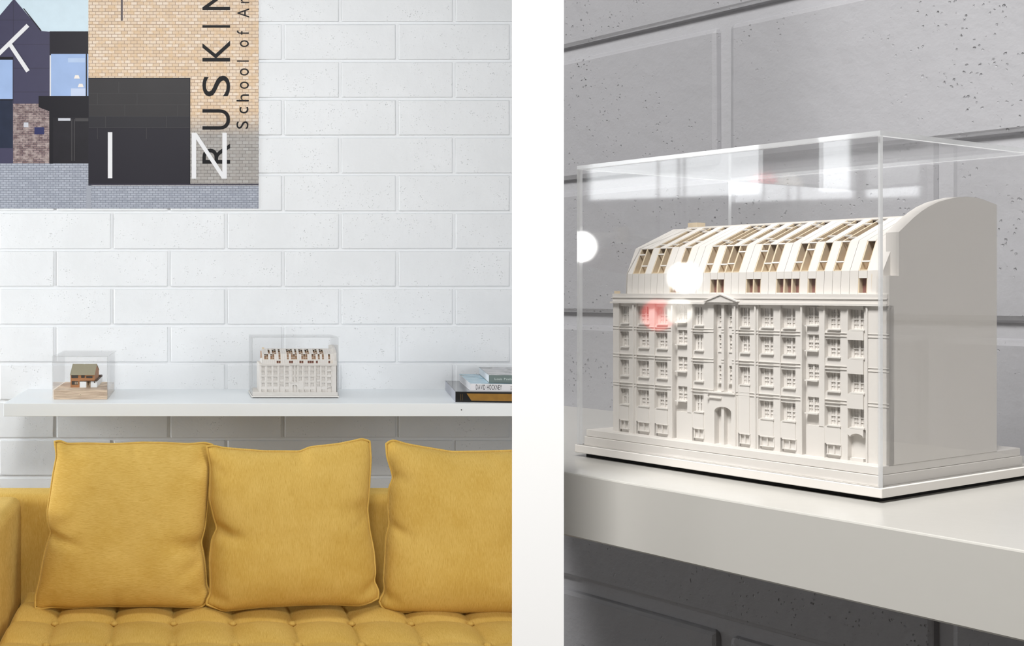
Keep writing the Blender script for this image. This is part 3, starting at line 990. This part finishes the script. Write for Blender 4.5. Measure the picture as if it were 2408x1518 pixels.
    for i in range(NCOL):
        # low upright band
        if i in LOWO:
            strip(i, lerp(y1, y2, .68), y2, lerp(z1, z2, .68), z2)
            strip(i, y1, lerp(y1, y2, .06), z1, lerp(z1, z2, .06))
        else:
            strip(i, y1, y2, z1, z2)
        # steep band
        if i in MIDO:
            for t in ((.30, .345) if i % 3 == 0 else ((.72, .765) if i % 3 == 1 else (.28, .325)),):
                strip(i, lerp(y2, y3, t[0]), lerp(y2, y3, t[1]), lerp(z2, z3, t[0]), lerp(z2, z3, t[1]), 'glazing_bar')
            strip(i, lerp(y2, y3, .96), y3, lerp(z2, z3, .96), z3, 'glazing_bar')
        else:
            strip(i, y2, y3, z2, z3)
        # shallow band
        if i in TOPO:
            for t in ((.14, .17), (.86, .89)) if i % 2 else ((.24, .27), (.76, .79)):
                strip(i, lerp(y3, y4, t[0]), lerp(y3, y4, t[1]), lerp(z3, z4, t[0]), lerp(z3, z4, t[1]), 'glazing_bar')
            strip(i, lerp(y3, y4, .985), y4, lerp(z3, z4, .985), z4, 'glazing_bar')
        else:
            strip(i, y3, y4, z3, z4)
    # timber fins between the openings
    for i in range(NCOL + 1):
        x = rl + cw * i
        def fin(pts, mat='tan'):
            part_('roof_fin', MB().prism(pts, x - 0.0005, x + 0.0005, 'x'), mat)
        if i in LOWO or i - 1 in LOWO:
            fin([(y1 + 0.0003, z1), (y2 + 0.0003, z2 - 0.002), (y2 + ins, z2 - 0.002), (y1 + ins, z1)])
        if i in MIDO or i - 1 in MIDO:
            fin([(y2 + 0.0003, z2), (y3 + 0.0003, z3), (y3 + ins + 0.002, z3 - 0.003), (y2 + ins, z2)])
        if i in TOPO or i - 1 in TOPO:
            fin([(y3 + 0.0003, z3 - 0.0003), (y4, z4 - 0.0005), (y4, z4 - 0.011), (y3 + ins, z3 - 0.006)])
    # hipped left end, back slope and ridge
    part_('hip_panel', MB().add([(rl, y1, z1), (rl, y2, z2), (rl + 0.004, y3, z3), (rl + 0.014, y4, z4), (rl + 0.014, VB - 0.02, z4), (rl, VB - 0.004, z1),
                                 (rl + 0.001, y1, z1), (rl + 0.001, y2, z2), (rl + 0.005, y3, z3), (rl + 0.015, y4, z4), (rl + 0.015, VB - 0.02, z4), (rl + 0.001, VB - 0.004, z1)],
                                [(0, 1, 2, 3, 4, 5), (11, 10, 9, 8, 7, 6)] + [(k, (k + 1) % 6, 6 + (k + 1) % 6, 6 + k) for k in range(6)]), 'card')
    part_('chimney', MB().box(rl + 0.004, rl + 0.012, y4 + 0.012, y4 + 0.022, z4 - 0.008, z4 + 0.005), 'tan')
    part_('ridge_board', MB().prism([(y4, z4), (VB - 0.004, z4 - 0.004), (VB - 0.004, z1), (VB - 0.002, z1), (VB - 0.002, z4 - 0.003), (y4, z4 + 0.0008)], rl + 0.012, rr, 'x'))
    part_('end_finial', MB().box(xl + 0.001, xl + 0.004, V0, V0 + 0.003, 0.1208, 0.1228), 'tan')
    # sloping dormer next to the gable
    part_('dormer', MB().prism([(y1 - 0.0035, z1), (y2 - 0.0035, z2), (y3, z3 + 0.001), (y4, z4 + 0.002), (y4 + 0.004, z4 + 0.002), (y4 + 0.004, z1)], rr - cw * 0.1, X(.975), 'x'))
    part_('dormer_window', MB().box(rr - cw * 0.35, rr - cw * 0.08, y1 - 0.001, y1 + 0.004, z1 + 0.0005, z1 + 0.0125), 'tan')
    # gable end wall with its round-topped parapet
    g0, g1 = xr - 0.0016, xr
    up = D / 0.175
    g = [(V0, ZB), (V0, 0.1320), (0.0265, 0.1320), (0.0265, 0.1586), (0.0435, 0.1682), (0.0520, 0.1722), (0.0603, 0.1754), (0.0710, 0.1786), (0.0826, 0.1808), (0.0940, 0.1826), (0.1056, 0.1833), (0.1150, 0.1832), (0.1239, 0.1824), (0.1422, 0.1795)]
    g = [(v if v <= 0.0265 else 0.0265 + (v - 0.0265) * (VB - 0.0265) / (0.1422 - 0.0265), z) for v, z in g] + [(VB, ZB)]
    gl = X(.945)
    up_ = [p for p in g if p[0] >= 0.0265 and p[1] > 0.13 and p != (VB, ZB)]
    part_('gable_wall', MB().prism(g, g0, g1, 'x'), 'card')
    part_('gable_parapet', MB().prism([(0.0265, 0.1320)] + [p for p in up_ if p[1] > 0.14] + [(VB, 0.1320)], X(.962), g0 - 0.00002, 'x'), 'card')
    part_('end_pier', MB().box(X(.962), g0 - 0.00002, V0, V0 + 0.0100, 0.1208, 0.1320), 'card')
    return root


# large one, close by on the partition shelf
C0 = Vector((0.409, 0.69))
NW, ND = 0.2285, 0.187
mid = C0 + D2 * (NW / 2)
NB = CH - 0.123
long_building('large cream model of a long building with slotted roof, seen close from its corner', (mid.x, mid.y, NB), RZ, NW, ND, 0.1422)
acrylic_case('large clear acrylic case over the cream building model, mirroring lamps', (mid.x, mid.y, NB), RZ, NW - 0.001, ND - 0.001, 0.0058, 0.2180, 0.0028, M['edge_near'], M['acrylic_near'])
# the same building far off on the long shelf
LY = 4.20
lw_, lx = 205 * LY / F, ((592 + 797) / 2 - PX) * LY / F
long_building('white model of a long building in the middle of the shelf above the sofa', (lx, LY, SHZ + 0.0032), 0, lw_, 0.23, 0.187)
acrylic_case('faint clear acrylic case over the white building model on the sofa shelf', (lx, LY, SHZ + 0.0032), 0, lw_ - 0.001, 0.229, 0.0058, 0.2180, 0.003, M['edge'], M['acrylic'])

# ------------------------------------------------------------------ little timber house on its plywood block
HY = 4.147
hx = lambda px, Y: (px - PX) * Y / F
hz = lambda py, Y: CH - (py - PY) * Y / F
cx = (hx(122.5, HY) + hx(253.5, HY)) / 2
cw_ = hx(253.5, HY) - hx(122.5, HY)
house = tag(empty('house_model', (cx, HY, SHZ)), 'small brown timber house model with olive roof on a plywood block', 'model')
ob = MB().box(hx(126, HY + .004), hx(251.8, HY + .004), HY + .0045, HY + .385, SHZ, SHZ + .0333).build('plywood_block', M['ply'], bevel=0.0006); child_world(ob, house)
PT = SHZ + .0333
HF = 4.268
H = lambda px, dy=0.0: hx(px, HF + dy)
Zh = lambda py: hz(py, HF)
x0, x1 = H(165.8), H(222.3)
z_e, z_f = Zh(880.5), Zh(895)
dep = 0.2
ridge = (HF + 0.095, hz(856.2, HF + 0.095))
# main volume: gabled
gp = [(HF, z_f), (HF, z_e), (ridge[0], ridge[1] - 0.001), (HF + dep, z_e + 0.004), (HF + dep, z_f)]
ob = MB().prism(gp, x0, x1, 'x').build('upper_storey', M['cedar']); child_world(ob, house)
ob = MB().prism([(HF - 0.004, z_e - 0.0016), (ridge[0], ridge[1]), (HF + dep + 0.004, z_e + 0.003), (HF + dep + 0.004, z_e + 0.0045), (ridge[0], ridge[1] + 0.0018), (HF - 0.004, z_e)], x0 - 0.0016, x1 + 0.0012, 'x').build('roof', M['olive']); child_world(ob, house)
ob = MB().box(H(192), H(194.8), ridge[0] - 0.002, ridge[0] + 0.003, ridge[1], ridge[1] + 0.0035).build('chimney', M['white']); child_world(ob, house)
ob = MB().box(x0, H(187), HF, HF + dep, PT, z_f).build('ground_storey', M['cedar']); child_world(ob, house)
ob = MB().box(H(187), H(203.5), HF + 0.01, HF + dep, PT, z_f).build('entrance_wall', M['cream']); child_world(ob, house)
ob = MB().box(H(187.6), H(202.8), HF - 0.002, HF + 0.012, PT, Zh(896.8)).build('garage_door', M['white']); child_world(ob, house)
ob = MB().box(H(203.5), H(213), HF + 0.02, HF + dep, PT, z_f).build('porch_wall', M['cream']); child_world(ob, house)
ob = MB().box(H(205.5), H(207), HF + 0.018, HF + 0.021, PT + 0.006, z_f - 0.004).build('porch_post', M['dark_wood']); child_world(ob, house)
ob = MB().box(H(213), H(227.8), HF + 0.002, HF + dep + 0.06, PT, z_f - 0.001).build('side_wing', M['white']); child_world(ob, house)
ob = MB().box(H(201), H(228.6), HF - 0.002, HF + dep + 0.062, z_f - 0.0016, z_f + 0.0006).build('wing_roof', M['dark_wood']); child_world(ob, house)
ob = MB().box(H(221), H(223.4), HF + 0.0006, HF + 0.003, Zh(899.8), Zh(896.6)).build('wall_lamp', M['dark_wood']); child_world(ob, house)
ob = MB().box(H(227) - 0.012, H(227.8), HF + dep + 0.01, HF + dep + 0.06, z_f + 0.0006, z_f + 0.0046).build('rear_extension', M['dark_wood']); child_world(ob, house)
for a, b, c, d in ((168.2, 183.2, 880.8, 888), (191.2, 198.8, 880.8, 887.6), (203.2, 217.2, 883.8, 888), (168.8, 183.6, 896, 903.8)):
    fr = MB().box(H(a), H(b), HF - 0.0004, HF + 0.002, Zh(d), Zh(c)).build('window', M['smoke']); child_world(fr, house)
    wfr = MB()
    wfr.box(H(a) - .0004, H(a), HF - .0009, HF, Zh(d), Zh(c)).box(H(b), H(b) + .0004, HF - .0009, HF, Zh(d), Zh(c)).box(H(a), H(b), HF - .0009, HF, Zh(d) - .0004, Zh(d)).box(H(a), H(b), HF - .0009, HF, Zh(c), Zh(c) + .0004)
    ob = wfr.build('window_frame', M['dark_wood']); child_world(ob, fr)
for a in (176.5, 179.2, 181.8):
    ob = MB().box(H(a), H(a) + .0014, HF - 0.0007, HF, Zh(903), Zh(897)).build('curtain', M['cream']); child_world(ob, house)
ob = MB().box(x1 - 0.0002, x1 + 0.0004, HF + 0.07, HF + 0.082, Zh(884.5), Zh(881)).build('side_window', M['smoke']); child_world(ob, house)
sy = HY + 0.0005
scr = MB().lathe([(0.0032, 0), (0.0030, 0.0014), (0.0018, 0.0019)], 14).build('screw', M['brass']); scr.rotation_euler = (PI / 2, 0, 0); scr.location = (hx(189, HY), HY + 0.0042, hz(927, HY)); child_world(scr, house)
sl = MB().lathe([(0.0011, 0), (0.0011, 0.0022)], 10).build('screw_socket', M['smoke']); sl.rotation_euler = (PI / 2, 0, 0); sl.location = (hx(189, HY), HY + 0.0042, hz(927, HY)); child_world(sl, house)
s3 = MB().lathe([(0.0022, 0), (0.0022, 0.0008)], 10).build('screw', M['smoke']); s3.rotation_euler = (0, PI / 2, 0); s3.location = (hx(251.8, HY + .004), HY + 0.2, SHZ + 0.017); child_world(s3, house)
acrylic_case('small clear acrylic case over the brown timber house model', (cx, HY, SHZ), 0, cw_, 0.392, 0.0002, 0.1546, 0.003, M['edge'], M['acrylic'])


# ------------------------------------------------------------------ books
def spine_text(root, text, x0, z0, h, mat, width=None, y=-0.0003, turned=False, name='letter', gap=0.14):
    root = next(o for o in root.children if o.name.startswith('spine'))
    gl = [(c, glyph(c) if c != ' ' else None) for c in text]
    tot = sum((g[2][0] if g else 0.3) + gap for c, g in gl) - gap
    cap = glyph('H')[2][1]
    s = h / cap
    sx = (width / tot) if width else s
    x = 0.0
    for c, g in gl:
        if g is None: x += 0.3 + gap; continue
        vs, fs, sz = g
        pts = [(x0 + (x + a * sz[0]) * sx, y, z0 + b * sz[1] * s) for a, b in vs]
        if turned: pts = [(x0 - (q[2] - z0), y, z0 + (q[0] - x0)) for q in pts]
        MB().add(pts, fs).build(name, mat, root)
        x += sz[0] + gap


def book(label, front, back, z0, h, W, cov, mats):
    """lies flat, spine towards the viewer; front / back: the ends of its left edge in plan"""
    dx, dy = back[0] - front[0], back[1] - front[1]
    dp = math.hypot(dx, dy)
    root = tag(empty('book', (front[0], front[1], z0), -math.atan2(dx, dy)), label, 'book', 'books piled on the sofa shelf')
    MB().box(0.0, W, 0.0, dp, 0, cov).build('cover', mats['cover'], root, bevel=0.0004)
    MB().box(0.0, W, 0.0, dp, h - cov, h).build('cover', mats['cover'], root, bevel=0.0004)
    MB().box(0.0, W, 0.0, 0.0025, cov * 0.5, h - cov * 0.5).build('spine', mats['spine'], root)
    MB().box(0.0015, W - 0.002, 0.0026, dp - 0.003, cov, h - cov).build('pages', mats['pages'], root)
    return root, dp


def cover_art(name, cols, scale):
    t = NT(name)
    t.b.inputs['Roughness'].default_value = 0.22
    tc = t.n('ShaderNodeTexCoord')
    mp = t.n('ShaderNodeMapping'); mp.inputs['Scale'].default_value = scale
    t.l(tc.outputs['Object'], mp.inputs['Vector'])
    nz = t.n('ShaderNodeTexNoise', Scale=1.0, Detail=2.0, Distortion=0.8)
    t.l(mp.outputs[0], nz.inputs['Vector'])
    cr = t.n('ShaderNodeValToRGB')
    e = cr.color_ramp.elements
    e[0].position, e[0].color = 0.3, cols[0]
    e[1].position, e[1].color = 0.7, cols[-1]
    for i, c in enumerate(cols[1:-1]):
        q = e.new(0.3 + 0.4 * (i + 1) / (len(cols) - 1)); q.color = c
    t.l(nz.outputs[0], cr.inputs[0]); t.l(cr.outputs[0], t.b.inputs['Base Color'])
    return t.m


grey_edge = plain('grey_page_edge', srgb(166, 168, 180), 0.3, 0.5)
b1, dp1 = book('thick black and gold book at the bottom of the pile', (0.9206, 4.056), (0.992, 4.545), SHZ, 0.0366, 0.33, 0.0022,
               dict(cover=plain('black_gloss_cover', srgb(40, 40, 46), 0.12, 0.7), spine=M['book_black'], pages=grey_edge))
MB().box(-0.0003, 0.0012, 0.0, dp1, 0.0, 0.0366).build('slipcase_end', grey_edge, b1)
MB().box(0.0, 0.33, -0.0006, 0.0, 0.0, 0.0366).build('spine_cloth', M['book_black'], b1)
MB().prism([(0.054, 0.006), (0.33, 0.006), (0.33, 0.0305), (0.038, 0.0305)], -0.0010, -0.0006, 'y').build('gold_band', M['gold'], b1)
for q in (0.0165, 0.0225):
    MB().box(q, q + 0.0022, -0.0008, -0.0006, 0.006, 0.028).build('spine_line', M['bronze_ink'], b1)
ZB2 = SHZ + 0.0366
art1 = cover_art('blue_painting_jacket', [srgb(70, 96, 92), srgb(150, 190, 206), srgb(170, 206, 224), srgb(126, 176, 196), srgb(176, 84, 92)], (7, 14, 3))
b2, dp2 = book('white-spined art book with blue painted cover in the middle of the pile', (0.979, 4.081), (1.0445, 4.548), ZB2, 0.0258, 0.30, 0.0012,
               dict(cover=M['spine_white'], spine=M['spine_white'], pages=M['paper']))
MB().box(0.0006, 0.2996, 0.0006, dp2 - 0.0006, 0.0258, 0.0261).build('jacket_picture', art1, b2)
for nm, poly, col in (('picture_red', [(0.10, 0.40), (0.26, 0.36), (0.28, 0.45), (0.12, 0.44)], srgb(170, 84, 92)), ('picture_dark', [(0.05, 0.44), (0.12, 0.38), (0.20, 0.37), (0.10, 0.455)], srgb(78, 92, 92)),
                      ('picture_teal', [(0.05, 0.27), (0.10, 0.13), (0.26, 0.10), (0.27, 0.30), (0.16, 0.34)], srgb(104, 160, 182)), ('picture_shade', [(0.05, 0.01), (0.12, 0.06), (0.26, 0.05), (0.26, 0.01)], srgb(96, 110, 122))):
    MB().prism(poly, 0.0261, 0.02618, 'z').build(nm, plain('print_' + nm, col, 0.22, 0.4), b2)
spine_text(b2, 'DAVID HOCKNEY', 0.0185, 0.0052, 0.0168, M['ink'], width=0.0885)
for i in range(3):
    MB().box(0.136, 0.160, -0.0004, -0.0001, 0.0055 + i * 0.005, 0.0068 + i * 0.005).build('spine_line', M['bronze_ink'], b2)
ZB3 = ZB2 + 0.0261
art2 = cover_art('grey_photo_jacket', [srgb(58, 58, 60), srgb(150, 148, 150), srgb(196, 194, 196), srgb(110, 108, 108), srgb(176, 174, 178)], (9, 12, 3))
b3, dp3 = book('grey-green spined paperback with grey photo cover on top of the pile', (1.0508, 4.109), (1.1225, 4.545), ZB3, 0.0275, 0.27, 0.001,
               dict(cover=M['spine_green'], spine=M['spine_green'], pages=M['paper']))
MB().box(0.0004, 0.2696, 0.0006, dp3 - 0.0006, 0.0275, 0.0278).build('jacket_picture', art2, b3)
spine_text(b3, 'Louis Poulsen', 0.0200, 0.0105, 0.0076, M['pale_ink'], width=0.0700)


# ------------------------------------------------------------------ pendant lamps that mirror in the large case
def pendant(label, loc, r, mat):
    root = tag(empty('pendant_lamp', (loc[0], loc[1], loc[2] - r)), label, 'lamp')
    prof = [(r * math.sin(PI * k / 14) + 1e-4, -r * math.cos(PI * k / 14)) for k in range(15)]
    ob = MB().lathe(prof, 24, loc).build('globe', mat, smooth=True); child_world(ob, root)
    ob = MB().lathe([(r * 0.3, r * 0.93), (r * 0.3, r * 1.3), (0.004, r * 1.5)], 14, loc).build('cap', M['cord']); child_world(ob, root)
    ob = MB().tube([(loc[0], loc[1], loc[2] + r * 1.45), (loc[0], loc[1], TOP)], 0.002, 6).build('flex', M['cord']); child_world(ob, root)


pendant('brightest round white lamp, mirrored in the middle of the large case', (-1.2, 0.980, CH + 0.025), 0.029, M['bulb'])
pendant('round white lamp mirrored at the far left edge of the large case', (-1.2, 1.174, CH + 0.088), 0.031, M['bulb'])
pendant('dimmer warm white lamp mirrored just under the brightest one', (-1.32, 1.004, CH - 0.041), 0.027, M['bulb_dim'])
pendant('red glass lamp mirrored in the large case beside the warm one', (-1.45, 1.060, CH - 0.052), 0.034, M['bulb_red'])
